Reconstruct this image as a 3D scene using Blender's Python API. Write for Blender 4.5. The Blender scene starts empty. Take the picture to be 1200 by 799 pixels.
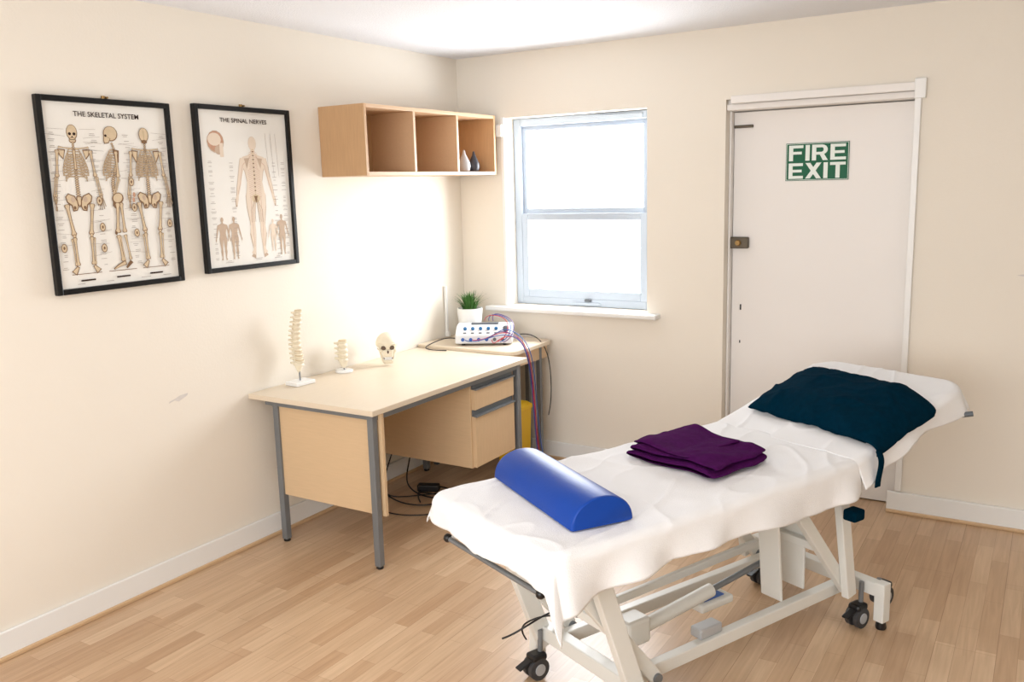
import bpy, bmesh, math, random
from mathutils import Vector, Matrix, noise, Euler
random.seed(7)
SC=bpy.context.scene
COL=SC.collection
# ------------------------------------------------------------------ materials
MATS={}
def mat(name,col,rough=.5,metal=0.,bump=0.,bscale=50.,var=0.,vscale=8.,spec=.5,sheen=0.,detail=3.,bdist=.002,stretch=None,coat=0.):
    if name in MATS: return MATS[name]
    m=bpy.data.materials.new(name); m.use_nodes=True
    nt=m.node_tree; b=nt.nodes['Principled BSDF']
    b.inputs['Roughness'].default_value=rough; b.inputs['Metallic'].default_value=metal
    b.inputs['Specular IOR Level'].default_value=spec
    if sheen: b.inputs['Sheen Weight'].default_value=sheen
    if coat: b.inputs['Coat Weight'].default_value=coat; b.inputs['Coat Roughness'].default_value=.25
    tc=nt.nodes.new('ShaderNodeTexCoord')
    mp=nt.nodes.new('ShaderNodeMapping'); nt.links.new(tc.outputs['Object'],mp.inputs[0])
    if stretch: mp.inputs['Scale'].default_value=stretch
    n=nt.nodes.new('ShaderNodeTexNoise'); n.inputs['Scale'].default_value=vscale; n.inputs['Detail'].default_value=detail
    nt.links.new(mp.outputs[0],n.inputs['Vector'])
    mx=nt.nodes.new('ShaderNodeMix'); mx.data_type='RGBA'
    v=var
    mx.inputs['A'].default_value=(col[0]*(1-v),col[1]*(1-v),col[2]*(1-v*1.1),1)
    mx.inputs['B'].default_value=(min(1,col[0]*(1+v)),min(1,col[1]*(1+v)),min(1,col[2]*(1+v)),1)
    nt.links.new(n.outputs['Fac'],mx.inputs['Factor']); nt.links.new(mx.outputs['Result'],b.inputs['Base Color'])
    if bump:
        n2=nt.nodes.new('ShaderNodeTexNoise'); n2.inputs['Scale'].default_value=bscale; n2.inputs['Detail'].default_value=4
        nt.links.new(mp.outputs[0],n2.inputs['Vector'])
        bp=nt.nodes.new('ShaderNodeBump'); bp.inputs['Strength'].default_value=bump; bp.inputs['Distance'].default_value=bdist
        nt.links.new(n2.outputs['Fac'],bp.inputs['Height']); nt.links.new(bp.outputs[0],b.inputs['Normal'])
    MATS[name]=m; return m
def lin(r,g,b):
    f=lambda c:((c/255+.055)/1.055)**2.4 if c>10 else c/255/12.92
    return (f(r),f(g),f(b))
M_wall=mat('wall_paint_cream',lin(235,228,216),.75,bump=.25,bscale=90,var=.012,vscale=2,spec=.25)
M_ceil=mat('ceiling_paint_white',lin(236,238,243),.85,bump=.8,bscale=140,var=.02,vscale=60,spec=.2,bdist=.004)
M_white=mat('gloss_white_paint',lin(236,236,234),.35,var=.01)
M_door=mat('door_paint',lin(237,233,229),.45,var=.015,vscale=3,bump=.05,bscale=40)
M_upvc=mat('upvc_white',lin(186,197,210),.4,spec=.3)
M_wood=mat('beech_laminate',lin(214,184,146),.42,var=.07,vscale=9,stretch=(12,12,1.2),bump=.03,bscale=60)
M_woodtop=mat('beech_laminate_top',lin(222,207,185),.38,var=.04,vscale=9,stretch=(14,1.2,12))
M_woodx=mat('beech_laminate_side',lin(212,183,146),.42,var=.06,vscale=9,stretch=(1.2,14,14))
M_shelf=mat('oak_shelf_laminate',lin(192,154,114),.45,var=.12,vscale=7,stretch=(14,14,1.3))
M_shelfh=mat('oak_shelf_edge',lin(204,170,136),.45,var=.06,vscale=7,stretch=(14,1.3,14))
M_steel=mat('grey_steel',lin(122,126,130),.4,metal=.35,var=.03)
M_dgrey=mat('dark_grey_trim',lin(92,98,104),.45)
M_black=mat('black_plastic',lin(18,18,20),.4)
M_frame=mat('black_picture_frame',lin(14,14,15),.35,spec=.3)
M_paper=mat('poster_paper',lin(232,229,222),.6,var=.02,vscale=5,spec=.2)
M_ink=mat('poster_ink',lin(60,45,38),.7,spec=.1)
M_bone1=mat('poster_bone_outline',lin(126,98,74),.7,var=.15,vscale=40,spec=.1)
M_bone2=mat('poster_bone_fill',lin(208,188,158),.7,var=.1,vscale=60,spec=.1)
M_grey=mat('poster_caption',lin(158,148,140),.7,spec=.1)
M_skin=mat('poster_skin',lin(224,208,190),.7,var=.05,vscale=30,spec=.1)
M_skin2=mat('poster_skin_shadow',lin(192,170,150),.7,var=.1,vscale=40,spec=.1)
M_red=mat('poster_red',lin(192,150,126),.7,var=.2,vscale=60,spec=.1)
M_green=mat('sign_green',lin(0,92,60),.45,spec=.3)
M_signw=mat('sign_white',lin(232,240,234),.45,spec=.3)
M_sheet=mat('white_sheet',lin(238,238,239),.9,bump=.5,bscale=300,var=.012,spec=.1,bdist=.003)
M_vinyl=mat('bed_vinyl_cream',lin(225,222,214),.5)
M_bed=mat('bed_frame_paint',lin(222,222,217),.4,var=.03)
M_blue=mat('blue_vinyl',lin(0,60,150),.45,bump=.12,bscale=120,var=.08,spec=.3)
M_purple=mat('purple_terry',lin(72,20,78),1.,bump=1.,bscale=420,var=.3,vscale=60,spec=.03,bdist=.004)
M_teal=mat('petrol_terry',lin(0,36,54),1.,bump=1.,bscale=380,var=.3,vscale=50,spec=.03,bdist=.004)
M_bone=mat('model_bone',lin(230,220,198),.5,var=.07,vscale=60)
M_bonel=mat('model_bone_disc',lin(206,186,152),.5)
M_hole=mat('socket_dark',lin(100,84,70),.8)
M_leaf=mat('leaf_green',lin(70,118,52),.5,var=.3,vscale=30)
M_soil=mat('soil',lin(50,38,28),.9,var=.3,vscale=90)
M_pot=mat('white_ceramic',lin(236,236,234),.25)
M_unit=mat('instrument_white',lin(222,224,226),.4)
M_cblue=mat('lead_blue',lin(40,90,170),.4)
M_cred=mat('lead_red',lin(190,50,70),.4)
M_cpurp=mat('lead_purple',lin(90,60,130),.4)
M_knobb=mat('port_blue',lin(30,100,150),.4)
M_yellow=mat('bin_yellow',lin(245,200,20),.45)
M_redp=mat('label_red',lin(190,40,30),.5)
M_vasew=mat('vase_grey',lin(176,174,174),.35,var=.05)
M_vased=mat('vase_dark',lin(48,48,56),.35,var=.1)
M_brass=mat('brass',lin(150,120,75),.4,metal=.8)
M_lock=mat('lock_metal',lin(92,84,72),.4,metal=.7)
M_rub=mat('rubber_grey',lin(58,58,60),.6)
M_scuff=mat('plaster_scuff',lin(212,206,200),.8,var=.1,vscale=60)
M_bead=mat('beech_bead',lin(205,172,134),.45,var=.06)
M_blade=mat('actuator_grey',lin(176,178,180),.4,metal=.1)

def floor_mat():
    m=bpy.data.materials.new('laminate_floor'); m.use_nodes=True; nt=m.node_tree; b=nt.nodes['Principled BSDF']
    N=nt.nodes.new; L=nt.links.new
    tc=N('ShaderNodeTexCoord'); mp=N('ShaderNodeMapping'); L(tc.outputs['Object'],mp.inputs[0])
    mp.inputs['Rotation'].default_value=(0,0,math.radians(90))
    br=N('ShaderNodeTexBrick'); L(mp.outputs[0],br.inputs['Vector'])
    br.offset=.37; br.offset_frequency=2; br.squash=1
    br.inputs['Scale'].default_value=1; br.inputs['Brick Width'].default_value=.42; br.inputs['Row Height'].default_value=.064
    br.inputs['Mortar Size'].default_value=.0005; br.inputs['Mortar Smooth'].default_value=.1; br.inputs['Bias'].default_value=0
    br.inputs['Color1'].default_value=(*lin(213,184,152),1); br.inputs['Color2'].default_value=(*lin(190,156,123),1)
    br.inputs['Mortar'].default_value=(*lin(165,130,100),1)
    br2=N('ShaderNodeTexBrick'); L(mp.outputs[0],br2.inputs['Vector'])
    br2.offset=.5; br2.inputs['Scale'].default_value=1; br2.inputs['Brick Width'].default_value=1.28; br2.inputs['Row Height'].default_value=.192
    br2.inputs['Mortar Size'].default_value=.001; br2.inputs['Color1'].default_value=(1,1,1,1); br2.inputs['Color2'].default_value=(.95,.94,.93,1); br2.inputs['Mortar'].default_value=(.76,.7,.65,1)
    mp2=N('ShaderNodeMapping'); L(tc.outputs['Object'],mp2.inputs[0]); mp2.inputs['Scale'].default_value=(38,2.2,1)
    no=N('ShaderNodeTexNoise'); L(mp2.outputs[0],no.inputs['Vector']); no.inputs['Scale'].default_value=1.6; no.inputs['Detail'].default_value=6; no.inputs['Distortion'].default_value=.6
    cr=N('ShaderNodeValToRGB'); L(no.outputs['Fac'],cr.inputs[0])
    cr.color_ramp.elements[0].position=.3; cr.color_ramp.elements[0].color=(.86,.83,.79,1); cr.color_ramp.elements[1].position=.7; cr.color_ramp.elements[1].color=(1.04,1.04,1.04,1)
    m1=N('ShaderNodeMix'); m1.data_type='RGBA'; m1.blend_type='MULTIPLY'; m1.inputs['Factor'].default_value=1
    L(br.outputs['Color'],m1.inputs['A']); L(cr.outputs[0],m1.inputs['B'])
    m2=N('ShaderNodeMix'); m2.data_type='RGBA'; m2.blend_type='MULTIPLY'; m2.inputs['Factor'].default_value=1
    L(m1.outputs['Result'],m2.inputs['A']); L(br2.outputs['Color'],m2.inputs['B'])
    L(m2.outputs['Result'],b.inputs['Base Color']); b.inputs['Roughness'].default_value=.32; b.inputs['Specular IOR Level'].default_value=.5
    return m
M_floor=floor_mat()
def glass_mat():
    m=bpy.data.materials.new('window_glass'); m.use_nodes=True; nt=m.node_tree; nt.nodes.clear()
    o=nt.nodes.new('ShaderNodeOutputMaterial'); t=nt.nodes.new('ShaderNodeBsdfTransparent'); g=nt.nodes.new('ShaderNodeBsdfGlossy'); g.inputs['Roughness'].default_value=.02
    x=nt.nodes.new('ShaderNodeMixShader'); x.inputs[0].default_value=.05
    nt.links.new(t.outputs[0],x.inputs[1]); nt.links.new(g.outputs[0],x.inputs[2]); nt.links.new(x.outputs[0],o.inputs[0]); return m
M_glass=glass_mat()

# ------------------------------------------------------------------ helpers
def group(name,loc=(0,0,0),rotz=0.):
    e=bpy.data.objects.new(name,None); e.empty_display_size=.1; e.location=loc; e.rotation_euler=(0,0,rotz); COL.objects.link(e); return e
def link(o,parent=None,m=None):
    COL.objects.link(o)
    if m is not None and hasattr(o.data,'materials') and not o.data.materials:
        o.data.materials.append(m)
    if parent is not None: o.parent=parent
    return o
def smooth(o):
    for p in o.data.polygons: p.use_smooth=True
def mesh(name,V,F,m,parent=None,sm=False,mats=None,mi=None):
    me=bpy.data.meshes.new(name); me.from_pydata([tuple(v) for v in V],[],F)
    if mats:
        for x in mats: me.materials.append(x)
        for p,i in zip(me.polygons,mi): p.material_index=i
    me.update(); o=bpy.data.objects.new(name,me); link(o,parent,m)
    if sm: smooth(o)
    return o
def bev(o,w,seg=2):
    b=o.modifiers.new('bevel','BEVEL'); b.width=w; b.segments=seg; b.limit_method='ANGLE'; b.angle_limit=math.radians(40); return o
def box(name,c,s,m,parent=None,b=.002,rot=None):
    x,y,z=s[0]/2,s[1]/2,s[2]/2
    V=[(-x,-y,-z),(x,-y,-z),(x,y,-z),(-x,y,-z),(-x,-y,z),(x,-y,z),(x,y,z),(-x,y,z)]
    F=[(0,3,2,1),(4,5,6,7),(0,1,5,4),(1,2,6,5),(2,3,7,6),(3,0,4,7)]
    o=mesh(name,V,F,m,parent); o.location=c
    if rot: o.rotation_euler=rot
    if b: bev(o,b)
    return o
def bb(name,x0,x1,y0,y1,z0,z1,m,parent=None,b=.002):
    return box(name,((x0+x1)/2,(y0+y1)/2,(z0+z1)/2),(x1-x0,y1-y0,z1-z0),m,parent,b)
def boxes(name,lst,m,parent=None,b=0):
    V=[];F=[]
    for (x0,x1,y0,y1,z0,z1) in lst:
        k=len(V); V+=[(x0,y0,z0),(x1,y0,z0),(x1,y1,z0),(x0,y1,z0),(x0,y0,z1),(x1,y0,z1),(x1,y1,z1),(x0,y1,z1)]
        F+=[tuple(k+i for i in f) for f in [(0,3,2,1),(4,5,6,7),(0,1,5,4),(1,2,6,5),(2,3,7,6),(3,0,4,7)]]
    o=mesh(name,V,F,m,parent)
    if b: bev(o,b)
    return o
def lathe(name,prof,m,parent=None,loc=(0,0,0),n=28,sc=(1,1,1),rot=None):
    V=[];F=[]
    for r,z in prof:
        for i in range(n):
            a=2*math.pi*i/n; V.append((r*math.cos(a)*sc[0],r*math.sin(a)*sc[1],z*sc[2]))
    for j in range(len(prof)-1):
        for i in range(n):
            F.append((j*n+i,j*n+(i+1)%n,(j+1)*n+(i+1)%n,(j+1)*n+i))
    F.append(tuple(range(n))[::-1]); F.append(tuple((len(prof)-1)*n+i for i in range(n)))
    o=mesh(name,V,F,m,parent,True); o.location=loc
    if rot: o.rotation_euler=rot
    e=o.modifiers.new('es','EDGE_SPLIT'); e.split_angle=math.radians(45)
    return o
def cyl(name,p1,p2,r,m,parent=None,r2=None,n=16):
    p1=Vector(p1);p2=Vector(p2);d=p2-p1
    o=lathe(name,[(r,0),(r if r2 is None else r2,d.length)],m,parent,p1,n)
    o.rotation_euler=d.to_track_quat('Z','Y').to_euler(); return o
def beam(name,p1,p2,w,h,m,parent=None,b=.004):
    p1=Vector(p1);p2=Vector(p2);d=p2-p1
    o=box(name,(p1+p2)/2,(w,h,d.length),m,parent,b)
    z=d.normalized(); x=Vector((1,0,0))
    if abs(z.dot(x))>.9: x=Vector((0,1,0))
    y=z.cross(x).normalized(); x=y.cross(z)
    o.rotation_euler=Matrix((x,y,z)).transposed().to_euler(); return o
def tube(name,pts,r,m,parent=None,cyc=False):
    c=bpy.data.curves.new(name,'CURVE'); c.dimensions='3D'; c.bevel_depth=r; c.bevel_resolution=2; c.resolution_u=8; c.use_fill_caps=True
    s=c.splines.new('NURBS'); s.points.add(len(pts)-1)
    for p,q in zip(s.points,pts): p.co=(*q,1)
    s.order_u=min(4,len(pts)); s.use_endpoint_u=True; s.use_cyclic_u=cyc
    t=bpy.data.objects.new(name,c); COL.objects.link(t); bpy.context.view_layer.update()
    me=bpy.data.meshes.new_from_object(t.evaluated_get(bpy.context.evaluated_depsgraph_get())); bpy.data.objects.remove(t)
    me.materials.clear(); o=bpy.data.objects.new(name,me); link(o,parent,m); smooth(o); return o
def text(name,body,size,m,parent,off=0.,ext=0.,sx=1.,align='CENTER'):
    c=bpy.data.curves.new(name,'FONT'); c.body=body; c.size=size; c.offset=off; c.extrude=ext; c.align_x=align; c.align_y='CENTER'; c.resolution_u=3
    t=bpy.data.objects.new(name,c); COL.objects.link(t); bpy.context.view_layer.update()
    me=bpy.data.meshes.new_from_object(t.evaluated_get(bpy.context.evaluated_depsgraph_get())); bpy.data.objects.remove(t)
    me.materials.clear()
    for v in me.vertices: v.co.x*=sx
    o=bpy.data.objects.new(name,me); link(o,parent,m); return o
def grid(name,nu,nv,f,m,parent=None,thick=0.,sub=0,closeu=False):
    V=[f(i/(nu-1) if not closeu else i/nu,j/(nv-1)) for j in range(nv) for i in range(nu)]
    F=[]
    for j in range(nv-1):
        for i in range(nu if closeu else nu-1):
            F.append((j*nu+i,j*nu+(i+1)%nu,(j+1)*nu+(i+1)%nu,(j+1)*nu+i))
    o=mesh(name,V,F,m,parent,True)
    if thick:
        s=o.modifiers.new('solid','SOLIDIFY'); s.thickness=thick; s.offset=1
    return o
def nz(x,y,z=0.,s=1.): return noise.noise(Vector((x*s,y*s,z)))
def sphere(name,c,r,m,parent,sc=(1,1,1),seg=16,rot=None):
    prof=[]; k=seg//2
    for i in range(k+1):
        a=-math.pi/2+math.pi*i/k; prof.append((max(1e-4,r*math.cos(a)),r*math.sin(a)))
    o=lathe(name,prof,m,parent,c,seg,sc); 
    if rot: o.rotation_euler=rot
    return o

# ------------------------------------------------------------------ room
RX=4.4; RY=-6.0; H=2.4
floor=boxes('floor',[(-.1,RX+.1,RY-.1,.2,-.05,0)],M_floor)
ceil=boxes('ceiling',[(-.1,RX+.1,RY-.1,.2,H,H+.05)],M_ceil)
boxes('wall_left',[(-.1,0,RY-.1,.2,0,H)],M_wall)
WX0,WX1,WZ0,WZ1=.33,1.235,.925,2.035
DX0,DX1,DZ1=1.668,2.565,2.045
for i,bx in enumerate([(0,WX0,0,.2,0,H),(WX0,WX1,0,.2,0,WZ0),(WX0,WX1,0,.2,WZ1,H),(WX1,DX0,0,.2,0,H),(DX0,DX1,0,.2,DZ1,H),(DX1,RX,0,.2,0,H),(DX0,DX1,.15,.2,0,DZ1)]):
    boxes('wall_back' if i==0 else 'wall_back.%03d'%i,[bx],M_wall)
boxes('wall_right',[(RX,RX+.1,RY-.1,.2,0,H)],M_wall)
boxes('wall_rear',[(0,.9,RY-.1,RY,0,H),(3.7,RX,RY-.1,RY,0,H),(.9,3.7,RY-.1,RY,0,.8),(.9,3.7,RY-.1,RY,2.25,H)],M_wall)
def baseb(name,x0,x1,y0,y1,axis,bead=True):
    g=group(name)
    bb('board',x0,x1,y0,y1,0.012,.105,M_white,g,.004)
    if axis=='y': bb('bead',x0,x1+.012,y0,y1,0,.016,M_bead,g,.004)
    else: bb('bead',x0,x1,y0-.012,y1,0,.016,M_bead,g,.004)
baseb('baseboard_left',0.001,.016,RY+.002,-.002,'y')
baseb('baseboard_back',.03,DX0,-.016,-.001,'x')
baseb('baseboard_right',2.52,RX-.002,-.022,-.001,'x')

# window
g=group('window_1',(0,0,0))
fy0,fy1=.10,.17
def frame(pfx,x0,x1,z0,z1,y0,y1,w,m,parent,b=.004,wb=None,wt=None):
    wb=wb or w; wt=wt or w
    bb(pfx+'_left',x0,x0+w,y0,y1,z0,z1,m,parent,b); bb(pfx+'_right',x1-w,x1,y0,y1,z0,z1,m,parent,b)
    bb(pfx+'_bottom',x0+w,x1-w,y0,y1,z0,z0+wb,m,parent,b); bb(pfx+'_top',x0+w,x1-w,y0,y1,z1-wt,z1,m,parent,b)
frame('outer_frame',WX0+.001,WX1-.001,WZ0+.001,WZ1-.001,fy0,fy1,.045,M_upvc,g)
zm=1.475
frame('upper_sash',WX0+.045,WX1-.045,zm-.02,WZ1-.045,.125,.155,.028,M_upvc,g,wb=.05)
frame('lower_sash',WX0+.045,WX1-.045,WZ0+.045,zm+.0,.103,.128,.04,M_upvc,g,wb=.05)
bb('upper_glass',WX0+.06,WX1-.06,.138,.142,zm,WZ1-.06,M_glass,g,0)
bb('lower_glass',WX0+.06,WX1-.06,.113,.117,WZ0+.06,zm-.01,M_glass,g,0)
bb('trickle_vent',.86,1.17,.085,.104,1.992,2.02,M_upvc,g,.004)
bb('catch',.80,.84,.088,.104,.955,.97,M_dgrey,g,.002)
bb('sash_lift',.72,.90,.09,.104,.935,.95,M_upvc,g,.003)
bb('sill_board',.2,1.315,-.075,.102,.897,.924,M_white,g,.008)
bb('blind_bracket',.285,.325,-.03,0,1.93,2.0,M_white,g,.004)
bb('left_trim',.31,.332,-.012,0.0,.925,2.04,M_white,g,.003)
# door
g=group('door_1')
bb('leaf',DX0+.014,DX1-.003,.10,.14,.006,1.985,M_door,g,.003)
bb('frame_left',DX0+.001,DX0+.012,.06,.148,.0,1.99,M_door,g,.002)
bb('head_lining',DX0+.001,DX1-.001,.03,.145,1.99,DZ1-.001,M_door,g,.003)
bb('head_stop',DX0+.001,DX1-.001,.012,.03,1.992,2.022,M_door,g,.003)
bb('head_bar',DX0+.03,DX1+.035,-.02,-.001,2.022,2.06,M_door,g,.003)
bb('side_channel',DX1-.01,DX1+.018,-.018,-.001,.11,2.02,M_white,g,.003)
bb('side_cap',DX1-.012,DX1+.036,-.026,-.001,1.985,2.075,M_white,g,.004)
bb('lock_case',DX0+.004,DX0+.105,.07,.10,1.285,1.345,M_lock,g,.006)
lathe('lock_knob',[(.014,0),(.016,.008),(.010,.016),(.012,.022)],M_brass,g,(DX0+.055,.07,1.315),20,rot=(math.pi/2,0,0))
bb('top_bolt',DX0+.016,DX0+.115,.088,.10,1.905,1.92,M_lock,g,.003)
bb('keyhole',DX0+.06,DX0+.068,.097,.101,.955,.985,M_black,g,.001)
bb('screw_hole',DX0+.06,DX0+.066,.097,.101,.775,.79,M_black,g,.001)
# sign: letters cut as polygons
g=group('fire_exit_sign',(2.105,.0975,1.722))
bb('plate',-.153,.153,-.0015,.002,-.093,.093,M_green,g,.001)
frame('border',-.150,.150,-.090,.090,-.0028,-.0012,.0022,M_signw,g,b=0)
def rect(x0,y0,x1,y1): return [(x0,y0),(x1,y0),(x1,y1),(x0,y1)]
st=.23
GL={'F':[rect(0,0,st,1),rect(st,1-st*.8,.78,1),rect(st,.42,.70,.42+st*.75)],
    'E':[rect(0,0,st,1),rect(st,1-st*.8,.80,1),rect(st,.41,.74,.41+st*.75),rect(st,0,.82,st*.8)],
    'I':[rect(0,0,st,1)],
    'T':[rect(0,1-st*.8,.84,1),rect(.42-st/2,0,.42+st/2,1-st*.8)],
    'X':[[(0,0),(.27,0),(.88,1),(.61,1)],[(.61,0),(.88,0),(.27,1),(0,1)]],
    'R':[rect(0,0,st,1),rect(st,1-st*.8,.52,1),rect(st,.36,.52,.36+st*.75),[(.40,.40),(.62,.45),(.86,0),(.59,0)]]}
def ring(cx,cy,ro,ri,a0,a1,n=8):
    out=[]
    for i in range(n):
        a=math.radians(a0+(a1-a0)*i/n); b_=math.radians(a0+(a1-a0)*(i+1)/n)
        out.append([(cx+ri[0]*math.cos(a),cy+ri[1]*math.sin(a)),(cx+ro[0]*math.cos(a),cy+ro[1]*math.sin(a)),(cx+ro[0]*math.cos(b_),cy+ro[1]*math.sin(b_)),(cx+ri[0]*math.cos(b_),cy+ri[1]*math.sin(b_))])
    return out
GL['R']+=ring(.52,.68,(.32,.32),(.10,.14),-90,90)
GW={'F':.78,'E':.82,'I':st,'T':.84,'X':.88,'R':.86}
for word,zb_ in (('FIRE',.005),('EXIT',-.083)):
    gap=.12; tot=sum(GW[c] for c in word)+gap*(len(word)-1); sx=.276/tot; sy=.077; x=-.138; V=[];F=[];lv=0
    for c in word:
        for pl in GL[c]:
            k=len(V); lv+=.00001; V+=[(x+p[0]*sx,-.0030-lv,zb_+p[1]*sy) for p in pl]; F.append(tuple(range(k,k+len(pl))))
        x+=(GW[c]+gap)*sx
    mesh('lettering_'+word.lower(),V,F,M_signw,g)
def blob(name,c,pts,axis,m):
    V=[]
    for (a,b_) in pts: V.append((0.0,a,b_) if axis=='x' else (a,0,b_))
    o=mesh(name,V,[tuple(range(len(V)))],m); o.location=c; return o
blob('wall_scuff',(.002,-2.16,.785),[(-.05,-.012),(-.02,-.004),(.0,-.013),(.045,.004),(.05,.014),(.01,.012),(-.02,.002),(-.045,-.004)],'x',M_scuff)
blob('wall_scuff.001',(3.04,-.002,1.19),[(-.03,-.002),(.0,-.006),(.03,.001),(.02,.005),(-.01,.003)],'y',M_scuff)

# ------------------------------------------------------------------ posters
def poster(name,y0,y1,z0,z1,title,kind):
    W=y1-y0;Hh=z1-z0
    g=group(name,(.012,(y0+y1)/2,(z0+z1)/2))
    g.rotation_euler=(math.pi/2,0,math.pi/2)   # local x -> +y, local y -> +z, local z -> +x
    fw=.021
    for nm,c,s in (('frame_left',(-W/2+fw/2,0,.004),(fw,Hh,.026)),('frame_right',(W/2-fw/2,0,.004),(fw,Hh,.026)),('frame_top',(0,Hh/2-fw/2,.004),(W-2*fw,fw,.026)),('frame_bottom',(0,-Hh/2+fw/2,.004),(W-2*fw,fw,.026))):
        box(nm,c,s,M_frame,g,.003)
    box('paper',(0,0,0),(W-.02,Hh-.02,.006),M_paper,g,0)
    cyl('hook',(0,Hh/2-.002,-.006),(0,Hh/2+.012,-.006),.008,M_brass,g)
    cyl('hook_pin',(0.012,Hh/2+.006,-.01),(0.012,Hh/2+.006,.004),.004,M_brass,g)
    lv=[.0036]
    shapes={}
    def poly(pts,m):
        lv[0]+=.000003
        V,F=shapes.setdefault(m.name,([],[])); k=len(V); V+= [(x,y,lv[0]) for x,y in pts]; F.append(tuple(range(k,k+len(pts))))
    def ell(cx,cy,rx,ry,m,rot=0,n=14):
        c,s=math.cos(rot),math.sin(rot)
        poly([(cx+rx*math.cos(a)*c-ry*math.sin(a)*s,cy+rx*math.cos(a)*s+ry*math.sin(a)*c) for a in [2*math.pi*i/n for i in range(n)]],m)
    def strip(pts,ws,m):
        L_=[];R_=[]
        for i,p in enumerate(pts):
            a=pts[max(0,i-1)];b=pts[min(len(pts)-1,i+1)]
            dx,dy=b[0]-a[0],b[1]-a[1];l=math.hypot(dx,dy) or 1;nx,ny=-dy/l,dx/l
            w=ws[i] if isinstance(ws,(list,tuple)) else ws
            L_.append((p[0]+nx*w/2,p[1]+ny*w/2));R_.append((p[0]-nx*w/2,p[1]-ny*w/2))
        for i in range(len(pts)-1): poly([R_[i],R_[i+1],L_[i+1],L_[i]],m)
    def bone(p,q,w,fill=None):
        ts=(0,.05,.15,.5,.85,.95,1)
        mx=[(p[0]+(q[0]-p[0])*t,p[1]+(q[1]-p[1])*t) for t in ts]
        strip(mx,[w*1.2,w*1.7,w*1.05,w*.8,w*1.05,w*1.7,w*1.2],M_bone1)
        mx=[(p[0]+(q[0]-p[0])*t,p[1]+(q[1]-p[1])*t) for t in (.015,.06,.15,.5,.85,.94,.985)]
        strip(mx,[w*.8,w*1.25,w*.72,w*.5,w*.72,w*1.25,w*.8],fill or M_bone2)
    def skeleton(cx,top,h,view):
        s=h; P=lambda x,y:(cx+x*s,top-y*s)
        sd_=view=='side'
        ell(*P(0.008 if sd_ else 0,.052),.046*s*(1.2 if sd_ else .86),.052*s,M_bone1); ell(*P(0.008 if sd_ else 0,.050),.041*s*(1.2 if sd_ else .86),.047*s,M_bone2)
        if view=='front':
            ell(*P(-.016,.062),.011*s,.010*s,M_ink); ell(*P(.016,.062),.011*s,.010*s,M_ink); ell(*P(0,.083),.005*s,.008*s,M_ink)
            ell(*P(0,.105),.026*s,.020*s,M_bone1); ell(*P(0,.103),.021*s,.015*s,M_bone2); strip([P(-.018,.100),P(.018,.100)],.004*s,M_ink)
        elif sd_:
            poly([P(-.045,.06),P(-.05,.10),P(-.045,.122),P(-.01,.115),P(.005,.085)],M_bone1); poly([P(-.040,.064),P(-.045,.10),P(-.04,.116),P(-.012,.110),P(0,.085)],M_bone2); ell(*P(-.03,.066),.009*s,.009*s,M_ink)
        else:
            ell(*P(0,.10),.024*s,.014*s,M_bone1); strip([P(0,.02),P(0,.09)],.002*s,M_bone1)
        for i in range(26):
            yy=.12+i*.0148; xo=0 if not sd_ else .022*math.sin(i/26*2*math.pi)+.012
            ell(*P(xo,yy),(.010+.008*i/24)*s,.0078*s,M_bone1,n=8); ell(*P(xo,yy),(.0065+.006*i/24)*s,.0045*s,M_bone2,n=8)
        for i in range(11):
            y=.165+i*.0182; w=(.045+.045*math.sin(min(1,i/7)*math.pi/2))*(1 if i<9 else .85)
            for sg in ((-1,1) if not sd_ else (-1,)):
                ww=w*(1 if not sd_ else 1.25); xo=(0 if not sd_ else .035)
                pts=[P(sg*ww*math.sin(t*math.pi/2)+xo,y-.010*math.sin(t*math.pi)+.028*t*t) for t in (0,.25,.5,.75,1)]
                if i<8: pts+= [P(sg*ww*.93+xo,y+.042),P(sg*ww*.55+xo,y+.044),P(sg*.008+xo*(0 if sd_ else 1),y+.026)]
                strip(pts,.0085*s,M_bone1); strip(pts,.0042*s,M_bone2)
        if view=='front': strip([P(0,.165),P(0,.22),P(0,.30)],[.024*s,.014*s,.018*s],M_bone1); strip([P(0,.17),P(0,.22),P(0,.295)],[.016*s,.008*s,.012*s],M_bone2)
        if not sd_:
            for sg in (-1,1):
                k_=1 if view=='back' else .75
                poly([P(sg*.06,.165),P(sg*.115,.16),P(sg*.108,.20),P(sg*.08,.165+.09*k_)],M_bone1); poly([P(sg*.068,.172),P(sg*.108,.168),P(sg*.1,.20),P(sg*.08,.165+.075*k_)],M_bone2)
                bone(P(sg*.01,.160),P(sg*.108,.150),.010*s)
                e=P(sg*.137,.345); wv=P(sg*.158,.475)
                bone(P(sg*.118,.168),e,.020*s); bone(e,wv,.012*s); bone((e[0]+sg*.013*s,e[1]),(wv[0]+sg*.015*s,wv[1]),.010*s)
                ell(wv[0]+sg*.006*s,wv[1]-.008*s,.014*s,.011*s,M_bone1); ell(wv[0]+sg*.006*s,wv[1]-.008*s,.010*s,.008*s,M_bone2)
                for f in range(5):
                    a=math.radians(-90+sg*(f-2)*8); x0=wv[0]+sg*.006*s+(f-2)*.006*s; y0_=wv[1]-.015*s; ln=(.055,.075,.08,.075,.06)[f if sg>0 else 4-f]*s
                    strip([(x0,y0_),(x0+ln*math.cos(a),y0_+ln*math.sin(a))],.006*s,M_bone1); strip([(x0,y0_),(x0+ln*.95*math.cos(a),y0_+ln*.95*math.sin(a))],.0025*s,M_bone2)
                poly([P(sg*.012,.505),P(sg*.03,.47),P(sg*.075,.452),P(sg*.098,.475),P(sg*.088,.515),P(sg*.06,.535),P(sg*.05,.575),P(sg*.02,.57),P(sg*.008,.545)],M_bone1)
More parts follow.
